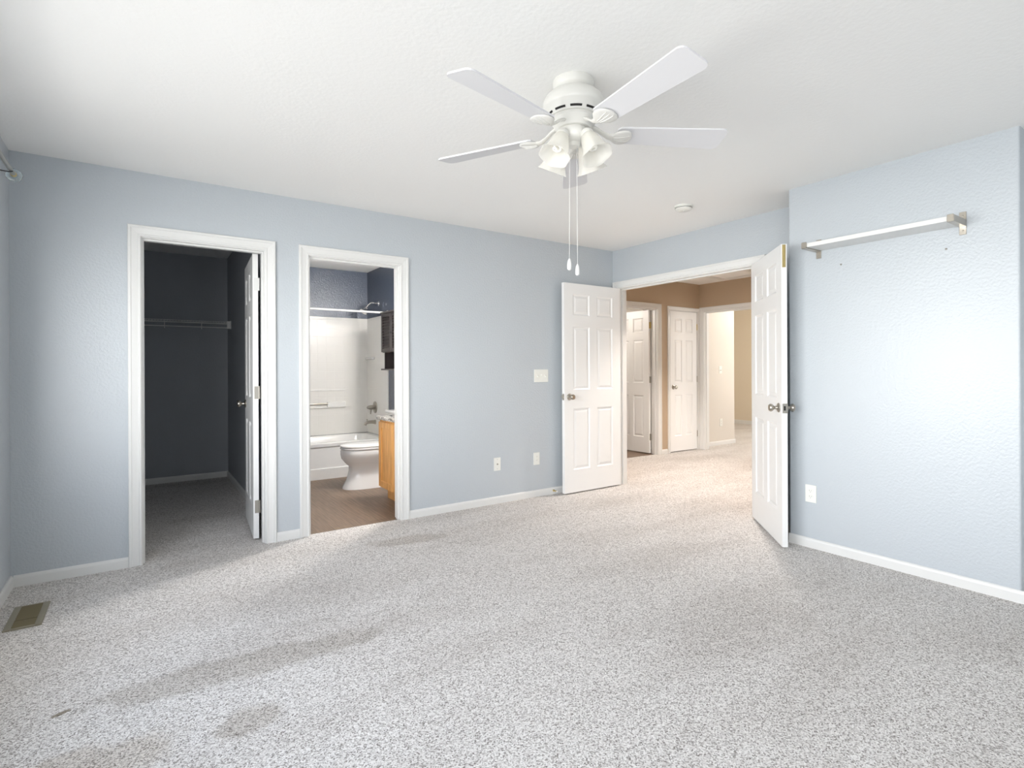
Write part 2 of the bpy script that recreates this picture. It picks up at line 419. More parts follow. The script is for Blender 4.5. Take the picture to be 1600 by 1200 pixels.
struct('wall_recess', wall_y(NB(), YB, 0.787, XD, XM, HC), M['blue'], 'blue wall set back past the right corner', 'wall')
# closet
struct('wall_closet_front', wall_x(NB(), XL, 0.85, YM, YC, HC2, [rough(CL)]), M['char'], 'charcoal closet wall around the doorway', 'wall')
struct('wall_closet_back', wall_x(NB(), XL, 0.85, YBK, YBK + 0.1, HC2), M['char'], 'charcoal rear wall of the closet', 'wall')
struct('wall_closet_left', wall_y(NB(), YC, YBK, XL - 0.15, XL, HC2), M['char'], 'charcoal left wall of the closet', 'wall')
struct('wall_closet_right', wall_y(NB(), YC, YBK, XCR, 0.85, HC2), M['char'], 'charcoal right wall of the closet beside its door', 'wall')
# bathroom
struct('wall_bathroom_front', wall_x(NB(), 0.85, XBR + 0.1, YM, YC, HC2, [rough(BA)]), M['slate'], 'slate bathroom wall around the doorway', 'wall')
struct('wall_bathroom_left', wall_y(NB(), YC, YBK, 0.85, 0.905, HC2), M['slate'], 'slate left wall of the bathroom', 'wall')
struct('wall_bathroom_back', wall_x(NB(), 0.85, XBR + 0.1, YBK, YBK + 0.1, HC2), M['slate'], 'glossy slate blue wall above the tub surround', 'wall')
struct('wall_bathroom_right', wall_y(NB(), YC, YBK, XBR, XBR + 0.1, HC2), M['slate'], 'slate plumbing wall carrying the shower head', 'wall')
# hallway and rooms beyond
struct('wall_hallway_entry', wall_y(NB(), 2.15, YHL, XM, XE, HH, [rough(DD)]), M['taupe'], 'taupe hallway side of the double door wall', 'wall')
struct('wall_hallway_left', wall_x(NB(), XM, XF + T, YHL, YHL + T, HH, [rough(H1), rough(H2)]), M['taupe'], 'taupe hallway wall with two white doors', 'wall')
struct('wall_hallway_end', wall_y(NB(), 2.15, YHL, XF, XF + T, HH, [rough(FO)]), M['taupe'], 'taupe end wall above the open hallway doorway', 'wall')
struct('wall_hallway_right', wall_x(NB(), XM, XF + T, 2.05, 2.15, HH), M['taupe'], 'taupe hallway wall hidden behind the right leaf', 'wall')
bm = NB(); wall_y(bm, YHL + T, 7.1, 4.5, 4.6, HH); wall_y(bm, YHL + T, 7.1, XF - 0.25, XF - 0.15, HH); wall_x(bm, 4.5, XF - 0.15, 7.1, 7.2, HH)
struct('wall_guest_bathroom', bm, M['beige'], 'dim walls of the room behind the ajar hallway door', 'wall')
bm = NB(); add_box(bm, (6.10, YHL + T + 0.3, 0), (XF + T, YHL + T + 0.34, HH))
struct('wall_linen_closet', bm, M['beige'], 'back wall of the linen closet behind its shut door', 'wall')
YG = 5.11
struct('wall_far_passage', wall_x(NB(), XF + T, 7.87, YG, YG + 0.1, HH), M['beige'], 'beige wall with two plates past the hallway doorway', 'wall')
struct('wall_far_bedroom', wall_y(NB(), 1.8, 8.2, 10.7, 10.8, HH), M['sand'], 'sandy wall at the far end past the hallway', 'wall')
bm = NB(); wall_x(bm, XF + T, 10.8, 8.2, 8.3, HH); wall_x(bm, XF + T, 10.8, 1.8, 1.9, HH, [(8.4, 9.6, 0.9, 2.1)]); wall_y(bm, 7.1, 8.2, 7.77, 7.87, HH); wall_y(bm, YG + 0.1, 7.1, 7.77, 7.87, HH)
struct('wall_far_side', bm, M['sand'], 'side walls of the room past the hallway', 'wall')
portal('window_portal', (9.0, 1.85, 1.5), (pi / 2, 0, 0), 1.2, 1.2)

# ------------------------------------------------------------------ windows (daylight)
def window_frame(n, label, along, a0, a1, z0, z1, pos, inward):
    bm = NB()
    f = lambda a, d, z: (pos + d * inward, a, z) if along == 'y' else (a, pos + d * inward, z)
    def bx(a, b, d0, d1, za, zb):
        p = f(a, d0, za); q = f(b, d1, zb)
        add_box(bm, [min(i, j) for i, j in zip(p, q)], [max(i, j) for i, j in zip(p, q)])
    w = 0.05
    for (p, q, r, s) in ((a0, a0 + w, z0, z1), (a1 - w, a1, z0, z1), (a0 + w, a1 - w, z0, z0 + w), (a0 + w, a1 - w, z1 - w, z1)):
        bx(p, q, -0.12, -0.06, r, s)
    mid = (a0 + a1) / 2
    bx(mid - 0.025, mid + 0.025, -0.12, -0.06, z0 + w, z1 - w)
    o = struct('window_%d' % n, bm, M['white'], label, 'window')
    bm = NB(); bx(a0 - 0.02, a1 + 0.02, -0.03, 0.03, z0 - 0.022, z0)
    s = obj('window_sill', bm, M['white'], o)
    return o
window_frame(1, 'white window frame in the left wall under the curtain rod', 'y', WIN[0], WIN[1], WIN[2], WIN[3], XL, 1)
window_frame(2, 'unseen white window frame added in the left wall for more daylight', 'y', WINB[0], WINB[1], WINB[2], WINB[3], XL, 1)

# ------------------------------------------------------------------ baseboards
def baseboard(name, label, p, q, nrm, hgt=0.064, th=0.013):
    p = Vector((p[0], p[1], 0)); q = Vector((q[0], q[1], 0)); n = Vector((nrm[0], nrm[1], 0))
    prof = [(0, 0), (th, 0), (th, hgt - 0.016), (th * 0.8, hgt - 0.006), (th * 0.45, hgt), (0, hgt)]
    bm = NB(); add_loft(bm, [[p + n * d + Vector((0, 0, z)) for d, z in prof], [q + n * d + Vector((0, 0, z)) for d, z in prof]])
    return struct(name, bm, M['white'], label, 'baseboard')
CW = 0.074
baseboard('baseboard_left', 'white baseboard along the window wall', (XL, YB), (XL, YA), (1, 0))
baseboard('baseboard_long_corner', 'white baseboard between the left corner and the closet', (XL + 0.013, YA), (CL[0] - CW, YA), (0, -1))
baseboard('baseboard_long_middle', 'short white baseboard between closet and bathroom doorways', (CL[1] + CW, YA), (BA[0] - CW, YA), (0, -1))
baseboard('baseboard_long', 'white baseboard under the outlets up to the double doors', (BA[1] + CW, YA), (XD, YA), (0, -1))
baseboard('baseboard_right', 'white baseboard under the projecting shelf wall', (XS, 0.787 - 0.013), (XS, 1.98), (-1, 0))
baseboard('baseboard_recess', 'white baseboard past the right corner', (XD, YB), (XD, 0.787), (-1, 0))
baseboard('baseboard_closet_back', 'baseboard along the rear wall of the closet', (XL, YBK), (XCR, YBK), (0, -1))
baseboard('baseboard_closet_right', 'baseboard along the right wall of the closet', (XCR, YC), (XCR, YBK - 0.013), (-1, 0))
baseboard('baseboard_hallway', 'short baseboard between the two hallway doors', (H1[1] + CW, YHL), (H2[0] - CW, YHL), (0, -1))
baseboard('baseboard_far_passage', 'baseboard under the two far wall plates', (XF + T, YG), (7.87 + 0.013, YG), (0, -1))
baseboard('baseboard_far_corner', 'baseboard wrapping the far outside corner', (7.87, YG), (7.87, 8.2), (1, 0))
baseboard('baseboard_far_bedroom', 'baseboard along the sandy far wall', (10.7, 1.9), (10.7, 8.2), (-1, 0), 0.08)

# ------------------------------------------------------------------ casings and jambs
PROF = [(0.006, 0.0), (0.006, 0.010), (0.010, 0.0125), (0.017, 0.0125), (0.020, 0.0085), (0.026, 0.0095), (0.054, 0.0145), (0.058, 0.0185), (0.070, 0.0185), (0.073, 0.015), (0.073, 0.0)]
def casing(n, label, along, u0, u1, pos, nd, zt=ZT, depth=T, sides=(True, True), stop=None, jamb=True, prof=PROF):
    """door casing: along 'x' or 'y'; pos the wall face; nd = +1/-1 direction of the face normal"""
    W3 = (lambda u, h, z: Vector((u, pos + nd * h, z))) if along == 'x' else (lambda u, h, z: Vector((pos + nd * h, u, z)))
    bm = NB(); rows = []
    for d, h in prof:
        pts = []
        if sides[0]: pts += [(u0 - d, 0), (u0 - d, zt + d)]
        else: pts += [(u0 - 0.0, zt + d)]
        if sides[1]: pts += [(u1 + d, zt + d), (u1 + d, 0)]
        else: pts += [(u1, zt + d)]
        rows.append([bm.verts.new(W3(u, h, z)) for u, z in pts])
    for A_, B_ in zip(rows, rows[1:]):
        for i in range(len(A_) - 1): bm.faces.new((A_[i], A_[i + 1], B_[i + 1], B_[i]))
    for i in (0, -1):
        try: bm.faces.new([r[i] for r in rows])
        except ValueError: pass
    o = struct('trim_%d' % n, bm, M['white'], label, 'door trim')
    if jamb:
        bm = NB(); jw = J
        def bx(ua, ub, da, db, za, zb):
            p = W3(ua, da, za); q = W3(ub, db, zb)
            add_box(bm, [min(i, j) for i, j in zip(p, q)], [max(i, j) for i, j in zip(p, q)])
        bx(u0 - jw, u0, 0.0, -depth, 0, zt + jw); bx(u1, u1 + jw, 0.0, -depth, 0, zt + jw); bx(u0, u1, 0.0, -depth, zt, zt + jw)
        if stop:
            a, b = stop
            bx(u0, u0 + 0.011, -a, -b, 0, zt); bx(u1 - 0.011, u1, -a, -b, 0, zt); bx(u0 + 0.011, u1 - 0.011, -a, -b, zt - 0.011, zt)
        obj('jamb', bm, M['white'], o)
    return o
casing(1, 'white casing around the dark closet doorway', 'x', CL[0], CL[1], YA, -1, stop=(0.03, 0.07))
casing(2, 'white casing around the bathroom doorway', 'x', BA[0], BA[1], YA, -1, stop=(0.03, 0.07))
casing(3, 'white casing around the double door opening', 'y', DD[0], DD[1], XD, -1, stop=(0.045, 0.08))
casing(4, 'white casing around the ajar hallway door', 'x', H1[0], H1[1], YHL, -1, stop=(0.03, 0.07))
casing(5, 'white casing around the narrow shut hallway door', 'x', H2[0], H2[1], YHL, -1, sides=(True, True), prof=[(d * 0.8, h) for d, h in PROF])
casing(6, 'white casing around the open doorway at hallway end', 'y', FO[0], FO[1], XF, -1, stop=(0.04, 0.075))

# ------------------------------------------------------------------ six-panel doors
def door_leaf(bm, w, h, t):
    """leaf in local space: x 0..w from hinge, y 0..t, z 0..h"""
    st = 0.112 if w > 0.66 else 0.098
    mu = 0.10 if w > 0.66 else 0.085
    pw = (w - 2 * st - mu) / 2
    xs = [0, st, st + pw, st + pw + mu, w - st, w]
    k = h / 2.03
    zs = [0, 0.22 * k, 0.815 * k, 0.995 * k, 1.61 * k, 1.72 * k, 1.925 * k, h]
    for side in (0, 1):
        y0 = 0.0 if side == 0 else t
        s = 1 if side == 0 else -1
        grid = {}
        def V(x, z, d=0.0):
            key = (round(x, 5), round(z, 5), round(d, 5))
            if key not in grid: grid[key] = bm.verts.new((x, y0 + s * d, z))
            return grid[key]
        for i in range(5):
            for j in range(7):
                xa, xb, za, zb = xs[i], xs[i + 1], zs[j], zs[j + 1]
                if i in (1, 3) and j in (1, 3, 5):
                    loops = []
                    for ins, d in ((0, 0), (0.004, 0.004), (0.011, 0.009), (0.016, 0.0095), (0.036, 0.003), (0.040, 0.0025)):
                        loops.append([V(xa + ins, za + ins, d), V(xb - ins, za + ins, d), V(xb - ins, zb - ins, d), V(xa + ins, zb - ins, d)])
                    for A_, B_ in zip(loops, loops[1:]):
                        for q in range(4): bm.faces.new((A_[q], A_[(q + 1) % 4], B_[(q + 1) % 4], B_[q]))
                    bm.faces.new(loops[-1])
                else:
                    bm.faces.new((V(xa, za), V(xb, za), V(xb, zb), V(xa, zb)))
    e = [bm.verts.new(c) for c in ((0, 0, 0), (w, 0, 0), (w, 0, h), (0, 0, h), (0, t, 0), (w, t, 0), (w, t, h), (0, t, h))]
    for f in ((0, 1, 5, 4), (1, 2, 6, 5), (2, 3, 7, 6), (3, 0, 4, 7)): bm.faces.new([e[i] for i in f])
    bmesh.ops.remove_doubles(bm, verts=bm.verts[:], dist=1e-5)
    return bm
def knob_bm(bm, base, axis, s=1.0):
    prof = [(0.0, 0.0), (0.032, 0.0), (0.032, 0.004), (0.027, 0.009), (0.014, 0.013), (0.011, 0.020), (0.011, 0.030), (0.017, 0.036), (0.024, 0.043), (0.0265, 0.051), (0.025, 0.058), (0.019, 0.064), (0.0, 0.066)]
    return add_lathe(bm, [(r * s, h * s) for r, h in prof], 24, base, axis)
def make_door(n, label, pivot, ang, w, flip=False, t=0.035, h=2.02, z0=0.012, knobs=(0, 1), hinge_mat='hinge', hinges=True, top_mat=None, latch=True, barrel_face=0):
    """leaf local x from the hinge; rotated by ang about z at pivot. flip mirrors thickness to y<0.  barrel_face: 0 -> y=0 side is the pivot side"""
    bm = NB(); door_leaf(bm, w, h, t)
    if flip:
        for v in bm.verts: v.co.y -= t
    o = struct('door_%d' % n, bm, M['door'], label, 'door')
    o.location = (pivot[0], pivot[1], z0); o.rotation_euler = (0, 0, ang)
    ylo, yhi = (-t, 0) if flip else (0, t)
    for kf in knobs:
        y, ax = (ylo, -1) if kf == 0 else (yhi, 1)
        kb = NB(); knob_bm(kb, (w - 0.062, y, 0.925), (0, ax, 0)); obj('knob', kb, M['nickel'], o, smooth=35)
    if latch:
        b = NB(); add_box(b, (w - 0.001, (ylo + yhi) / 2 - 0.0125, 0.895), (w + 0.0015, (ylo + yhi) / 2 + 0.0125, 0.955))
        add_box(b, (w, (ylo + yhi) / 2 - 0.006, 0.917), (w + 0.008, (ylo + yhi) / 2 + 0.006, 0.933), 0.002)
        obj('latch_plate', b, M['nickel'], o)
    if hinges:
        yb = 0.0
        for k, zh in enumerate((0.18, 0.99, 1.76)):
            b = NB()
            sg = -1 if flip else 1
            # leaf let into the hinge edge, then the barrel
            ya, yb2 = sorted((0.0, sg * 0.026))
            add_box(b, (-0.0022, ya, zh), (0.0, yb2, zh + 0.09))
            add_tube(b, [(-0.004, -sg * 0.005, zh), (-0.004, -sg * 0.005, zh + 0.09)], 0.0055, 10)
            hm = M[top_mat] if (top_mat and k == 2) else M[hinge_mat]
            obj('hinge', b, hm, o, smooth=40)
    return o
# left leaf of the double door: folded back against the long wall
make_door(1, 'left leaf of the white double doors, folded against the long wall', (4.066, 3.970), radians(180), 0.752, flip=False)
# (local y>0 points to -Y after a half turn: the face towards the viewer is the hallway face)
# right leaf: swung about 135 degrees into the room
a_r = math.atan2(-0.71, -0.704)
d2 = make_door(2, 'right leaf of the white double doors, swung past the corner', (4.074, 2.449), a_r, 0.765, flip=True, latch=False)
b = NB(); add_box(b, (0.765, -0.029, 1.865), (0.7675, -0.008, 2.015)); add_box(b, (0.765, -0.022, 1.93), (0.7695, -0.014, 1.99), 0.001)
for zz in (1.875, 1.905, 2.0): add_tube(b, [(0.7665, -0.0185, zz), (0.7682, -0.0185, zz)], 0.0035, 8)
tag(obj('flush_bolt', b, M['brass'], d2), 'brass flush bolt')
b = NB(); add_box(b, (0.764, -0.031, 0.892), (0.767, -0.003, 0.957)); add_box(b, (0.764, -0.004, 0.892), (0.767, 0.003, 0.957)); obj('strike_plate', b, M['nickel'], d2)
b = NB(); add_box(b, (0.7668, -0.023, 0.91), (0.7676, -0.011, 0.94)); obj('strike_hole', b, M['dark'], d2)
# closet door
make_door(3, 'white six-panel closet door standing open inside the dark closet', (0.680, 4.172), math.atan2(0.997, 0.07), 0.69, flip=False, top_mat='white')
# bathroom door, swung in behind the left jamb
make_door(4, 'white bathroom door swung in behind the left jamb', (1.006, 4.175), radians(84), 0.69, flip=False)
# hallway doors
make_door(5, 'ajar white hallway door with brass top hinge', (5.918, 5.146), radians(91), 0.66, flip=False, top_mat='brass')
d6 = make_door(6, 'narrow shut white hallway door with nickel knob', (H2[1] - 0.003, YHL + 0.004), radians(180), 0.599, flip=True, knobs=(1,), latch=False, hinges=False)
for k in (): pass
for zh, mm in ((0.18, 'hinge'), (0.99, 'hinge'), (1.76, 'brass')):
    b = NB(); add_tube(b, [(-0.002, 0.006, zh), (-0.002, 0.006, zh + 0.09)], 0.006, 10); obj('hinge', b, M[mm], d6, smooth=40)

# ------------------------------------------------------------------ ceiling fan
FX, FY = 1.532, 1.75
fan = thing('ceiling_fan', 'white five-blade ceiling fan with four glass lights', 'ceiling fan', (FX, FY, HC))
b = NB(); add_lathe(b, [(0, 0), (0.087, 0), (0.089, -0.010), (0.087, -0.030), (0.082, -0.036), (0.078, -0.040), (0.076, -0.056), (0.0, -0.056)], 48); obj('canopy', b, M['fan'], fan, smooth=35)
b = NB(); add_lathe(b, [(0, -0.050), (0.080, -0.050), (0.105, -0.058), (0.124, -0.075), (0.131, -0.095), (0.131, -0.112), (0.126, -0.122), (0.119, -0.128), (0.112, -0.146), (0.103, -0.160), (0.0, -0.160)], 48); obj('motor_housing', b, M['fan'], fan, smooth=30)
b = NB(); add_lathe(b, [(0, -0.158), (0.094, -0.158), (0.097, -0.172), (0.091, -0.182), (0.080, -0.200), (0.070, -0.206), (0, -0.206)], 40); obj('flywheel', b, M['fan'], fan, smooth=30)
for k in range(10):      # cooling slots under the motor
    a = 2 * pi * k / 10 + 0.1
    b = NB()
    for (r0, r1, za, zb) in ((0.1085, 0.1125, -0.1545, -0.1495),):
        pts = []
        add_loft(b, [[Vector((r0 * cos(a + s), r0 * sin(a + s), za)), Vector((r1 * cos(a + s), r1 * sin(a + s), za + 0.004)), Vector((r1 * cos(a + s), r1 * sin(a + s), zb + 0.003)), Vector((r0 * cos(a + s), r0 * sin(a + s), zb))] for s in [i * 0.04 for i in range(12)]])
    o = obj('vent_slot', b, M['dark'], fan)
b = NB(); add_lathe(b, [(0, -0.200), (0.050, -0.200), (0.060, -0.212), (0.063, -0.228), (0.060, -0.246), (0.050, -0.258), (0.030, -0.266), (0.024, -0.280), (0.0, -0.284)], 40); obj('switch_housing', b, M['fan'], fan, smooth=35)
def blade_bm():
    b = NB(); n = 12
    r0, r1 = 0.185, 0.668
    outline = []
    w0, w1 = 0.052, 0.068
    outline += [(r0, -w0 + 0.012), (r0 + 0.012, -w0)]
    outline += [(r1 - 0.028, -w1)] + [(r1 - 0.028 + 0.028 * sin(pi / 2 * i / 5), -w1 + 0.028 * (1 - cos(pi / 2 * i / 5))) for i in range(1, 6)]
    outline += [(r1 - 0.028 + 0.028 * cos(pi / 2 * i / 5), w1 - 0.028 + 0.028 * sin(pi / 2 * i / 5)) for i in range(0, 6)]
    outline += [(r0 + 0.012, w0), (r0, w0 - 0.012)]
    add_prism(b, outline, -0.0035, 0.0035)
    return b
def iron_bm():
    b = NB()
    # curved arm
    path = [(0.066, 0, 0.032), (0.085, 0, 0.030), (0.105, 0, 0.020), (0.125, 0, 0.005), (0.148, 0, -0.008), (0.170, 0, -0.011)]
    wid = [0.019, 0.017, 0.0145, 0.014, 0.018, 0.026]
    rings = []
    for (x, y, z), w in zip(path, wid):
        rings.append([Vector((x, w * cos(2 * pi * k / 12), z + 0.0075 * sin(2 * pi * k / 12))) for k in range(12)])
    add_loft(b, rings)
    # shell-shaped plate under the blade root
    rings = []
    for x, w, zc, th in ((0.162, 0.018, -0.011, 0.006), (0.172, 0.030, -0.0105, 0.0075), (0.190, 0.048, -0.010, 0.010), (0.212, 0.054, -0.0098, 0.0095), (0.232, 0.049, -0.0092, 0.0075), (0.246, 0.032, -0.0088, 0.0055), (0.252, 0.012, -0.0085, 0.004)):
        rings.append([Vector((x, w * cos(2 * pi * k / 16), zc + th * sin(2 * pi * k / 16) * (1.0 if sin(2 * pi * k / 16) < 0 else 0.65))) for k in range(16)])
    add_loft(b, rings)
    for s in (-0.012, 0.0, 0.012):      # raised ribs of the shell
        add_tube(b, [(0.172, s * 0.6, -0.0185), (0.195, s, -0.0195), (0.225, s * 1.5, -0.0165), (0.240, s * 1.5, -0.0145)], [0.002, 0.003, 0.003, 0.0015], 8)
    return b
BZ = -0.222
angs = [-94.8, -29.0, 48.3, 118.6, -167.4]
blade0 = obj('blade', blade_bm(), M['blade'], fan)
iron0 = obj('blade_iron', iron_bm(), M['fan'], fan, smooth=40)
for k, a in enumerate(angs):
    bl = blade0 if k == 0 else blade0.copy(); ir = iron0 if k == 0 else iron0.copy()
    for o_ in (bl, ir):
        if k: COL.objects.link(o_)
        o_.parent = fan
    R_ = Matrix.Rotation(radians(a), 4, 'Z')
    bl.matrix_local = Matrix.Translation((0, 0, BZ)) @ R_ @ Matrix.Rotation(radians(-12), 4, 'X')
    ir.matrix_local = Matrix.Translation((0, 0, BZ)) @ R_ @ Matrix.Rotation(radians(-8), 4, 'X')
# light kit
def shade_bm():
    b = NB(); n = 48; prof = [(0.024, 0.0), (0.029, 0.006), (0.034, 0.018), (0.040, 0.038), (0.045, 0.060), (0.050, 0.084), (0.058, 0.104), (0.066, 0.116)]
    outer = []
    rings = []
    def ring(r, h, flute):
        return [Vector((r * (1 + flute * cos(6 * 2 * pi * k / n)) * cos(2 * pi * k / n), r * (1 + flute * cos(6 * 2 * pi * k / n)) * sin(2 * pi * k / n), -h)) for k in range(n)]
    for i, (r, h) in enumerate(prof): rings.append(ring(r, h, 0.05 * i / 7))
    for i, (r, h) in reversed(list(enumerate(prof))): rings.append(ring(r - 0.0028, h, 0.05 * i / 7))
    R2 = [[b.verts.new(p) for p in r] for r in rings]
    for A_, B_ in zip(R2, R2[1:]):
        for k in range(n): b.faces.new((A_[k], A_[(k + 1) % n], B_[(k + 1) % n], B_[k]))
    for k in range(n): b.faces.new((R2[-1][k], R2[-1][(k + 1) % n], R2[0][(k + 1) % n], R2[0][k]))
    return b
def cfl_bm():
    b = NB()
    add_lathe(b, [(0, 0.012), (0.016, 0.012), (0.018, -0.018), (0.0, -0.020)], 20)
    pts = [(0.0145 * cos(t), 0.0145 * sin(t), -0.022 - 0.044 * t / (6 * pi)) for t in [i * 6 * pi / 60 for i in range(61)]]
    add_tube(b, pts + [(0.006, 0.003, -0.069), (0, 0, -0.069)], 0.0052, 8)
    return b
for k, a in enumerate((-171.0, -81.0, 9.0, 99.0)):
    tilt = 27
    ra = radians(a)
    base = Vector((0.066 * cos(ra), 0.066 * sin(ra), -0.236))
    Mx = Matrix.Translation(base) @ Matrix.Rotation(ra, 4, 'Z') @ Matrix.Rotation(radians(-tilt), 4, 'Y')
    b = NB()
    add_tube(b, [(0.040 * cos(ra), 0.040 * sin(ra), -0.232), (0.056 * cos(ra), 0.056 * sin(ra), -0.232), tuple(base)], 0.012, 12)
    tmp = NB(); add_lathe(tmp, [(0, 0.004), (0.020, 0.004), (0.029, -0.006), (0.030, -0.022), (0.0, -0.022)], 28)
    bmesh.ops.transform(tmp, matrix=Mx, verts=tmp.verts[:]); me_ = bpy.data.meshes.new('tmp'); tmp.to_mesh(me_); tmp.free(); b.from_mesh(me_); bpy.data.meshes.remove(me_)
    obj('light_arm', b, M['fan'], fan, smooth=40)
    s = obj('lamp_shade', shade_bm(), M['frost'], fan, smooth=60); s.matrix_local = Mx @ Matrix.Translation((0, 0, -0.016))
    tag(s, 'frosted fluted glass lamp shade')
    c = obj('bulb', cfl_bm(), M['bulb'], fan, smooth=60); c.matrix_local = Mx @ Matrix.Translation((0, 0, -0.030))
for (cx, cy, zend) in ((1.492, 1.735, 1.668), (1.537, 1.735, 1.650)):
    b = NB(); lx, ly = cx - FX, cy - FY; top = -0.262 if abs(lx) < 0.02 else -0.252
    add_tube(b, [(lx * 0.9, ly, top), (lx, ly, zend - HC)], 0.0008, 6)
    o = obj('pull_chain', b, M['cord'], fan)
    b = NB(); add_lathe(b, [(0, 0.006), (0.0035, 0.004), (0.0075, -0.006), (0.0095, -0.026), (0.0085, -0.040), (0.004, -0.044), (0, -0.044)], 16, (lx, ly, zend - HC)); obj('pull_knob', b, M['cord'], o, smooth=40)

# ------------------------------------------------------------------ smoke detector
sd = thing('smoke_detector', 'round white smoke detector on the ceiling near the entry', 'smoke detector', (3.394, 2.622, HC))
b = NB(); add_lathe(b, [(0, 0), (0.068, 0), (0.068, -0.010), (0.0, -0.010)], 40); obj('base', b, M['plastic'], sd, smooth=35)
b = NB(); add_lathe(b, [(0, -0.010), (0.060, -0.010), (0.062, -0.014), (0.060, -0.026), (0.050, -0.034), (0.028, -0.037), (0, -0.038)], 40); obj('cover', b, M['plastic'], sd, smooth=35)
b = NB(); add_lathe(b, [(0, -0.037), (0.008, -0.037), (0.007, -0.040), (0, -0.0405)], 16); obj('test_button', b, M['white'], sd, smooth=35)
b = NB(); add_lathe(b, [(0.0605, -0.0165), (0.0622, -0.0165), (0.0618, -0.0195), (0.0600, -0.0195)], 40, cap=False); obj('vent_slot', b, M['dark'], sd)

# ------------------------------------------------------------------ wall shelf
sh = thing('wall_shelf', 'white floating shelf on two nickel brackets on the right wall', 'shelf', (XS, 1.41, 1.991))
b = NB(); add_box(b, (-0.185, -0.378, -0.012), (-0.002, 0.376, 0.014), 0.0015); obj('board', b, M['white'], sh)
for yy in (-0.392, 0.366):
    b = NB()
    add_box(b, (-0.006, yy - 0.0155, -0.062), (0, yy + 0.0155, 0.062), 0.0012)
    add_box(b, (-0.191, yy - 0.014, -0.0195), (-0.004, yy + 0.014, -0.0125), 0.001)
    add_box(b, (-0.197, yy - 0.014, -0.0195), (-0.1855, yy + 0.014, 0.020), 0.002)
    out = -1 if yy < 0 else 1
    a0, a1 = sorted((yy + out * 0.0135, yy + out * 0.0165))
    add_box(b, (-0.195, a0, -0.0195), (-0.004, a1, 0.016))
    o = obj('bracket', b, M['nickel'], sh)
    for zz in (-0.040, 0.040):
        b = NB(); add_lathe(b, [(0, 0), (0.0045, 0), (0.0035, 0.002), (0, 0.0025)], 12, (-0.006, yy, zz), (-1, 0, 0))
        obj('screw', b, M['hinge'], o)
for i, (yy, zz, lab) in enumerate(((1.093, 1.865, 'tiny wall anchor under the right half of the shelf'), (1.640, 1.868, 'tiny wall anchor under the left half of the shelf'))):
    b = NB(); add_lathe(b, [(0, 0), (0.006, 0), (0.005, 0.003), (0.002, 0.004), (0.002, 0.010), (0, 0.010)], 12, (XS, yy, zz), (-1, 0.15, 0.2)); tag(obj('wall_anchor', b, M['hinge'], None, 40), lab, 'wall anchor', 'wall anchors under the shelf')

# ------------------------------------------------------------------ wall plates
def plate(name, label, cat, loc, rz, kind, w=0.072, h=0.117, group=None):
    """plate in local space: faces -Y, centred"""
    t = thing(name, label, cat, loc, rz, group)
    b = NB(); add_box(b, (-w / 2, -0.006, -h / 2), (w / 2, 0, h / 2), 0.0025); obj('cover_plate', b, M['plastic'], t)
    if kind == 'duplex':
        for z in (-0.0195, 0.0195):
            b = NB(); add_lathe(b, [(0, 0), (0.0165, 0), (0.016, 0.0025), (0, 0.0025)], 24, (0, -0.006, z), (0, -1, 0)); r = obj('receptacle', b, M['plastic'], t, 35)
            for xa, xb, za, zb in ((-0.0075, -0.005, -0.002, 0.007), (0.005, 0.0075, -0.001, 0.006), (-0.002, 0.002, -0.010, -0.006)):
                b = NB(); add_box(b, (xa, -0.0092, z + za), (xb, -0.0083, z + zb)); obj('slot', b, M['hinge'], r)
    if kind == 'decor':
        b = NB(); add_box(b, (-0.0165, -0.0085, -0.033), (0.0165, -0.006, 0.033), 0.001); r = obj('receptacle', b, M['plastic'], t)
        for z in (-0.017, 0.017):
            for x in (-0.006, 0.006):
                b = NB(); add_box(b, (x - 0.001, -0.0092, z - 0.001), (x + 0.001, -0.0083, z + 0.007)); obj('slot', b, M['hinge'], r)
    if kind == 'coax':
        b = NB(); add_lathe(b, [(0, 0), (0.0075, 0), (0.0075, 0.003), (0.0048, 0.003), (0.0048, 0.010), (0, 0.010)], 12, (0, -0.006, 0), (0, -1, 0)); obj('connector', b, M['hinge'], t, 35)
        for z in (-0.042, 0.042):
            b = NB(); add_lathe(b, [(0, 0), (0.003, 0), (0.002, 0.001), (0, 0.001)], 10, (0, -0.006, z), (0, -1, 0))
            obj('screw', b, M['hinge'], t)
    if kind.startswith('toggle'):
        n = int(kind[-1])
        for i in range(n):
            x = (i - (n - 1) / 2) * 0.046
            b = NB(); add_box(b, (x - 0.006, -0.0075, -0.0125), (x + 0.006, -0.006, 0.0125))
            s_ = 1 if i % 2 else -1
            add_loft(b, [[Vector((x + dx * 0.0042, -0.006, dz * 0.009 + 0.0)) for dx, dz in ((-1, -1), (1, -1), (1, 1), (-1, 1))], [Vector((x + dx * 0.0034, -0.0185, dz * 0.004 + s_ * 0.009)) for dx, dz in ((-1, -1), (1, -1), (1, 1), (-1, 1))]])
            obj('toggle', b, M['plastic'], t)
    return t
plate('light_switch', 'ivory triple light switch plate beside the left door leaf', 'light switch', (3.125, YA, 1.142), 0, 'toggle3', 0.168, 0.12)
plate('cable_jack', 'white cable jack plate with one centre connector low on the wall', 'wall jack', (2.623, YA, 0.353), 0, 'coax')
plate('wall_outlet', 'white outlet low on the long wall beside the left door leaf', 'outlet', (3.066, YA, 0.359), 0, 'decor')
plate('wall_outlet', 'white outlet low on the right wall under the shelf', 'outlet', (XS, 1.834, 0.362), -pi / 2, 'duplex')
plate('light_switch', 'white switch plate at hand height past the hallway doorway', 'light switch', (7.50, YG, 1.18), 0, 'toggle1')
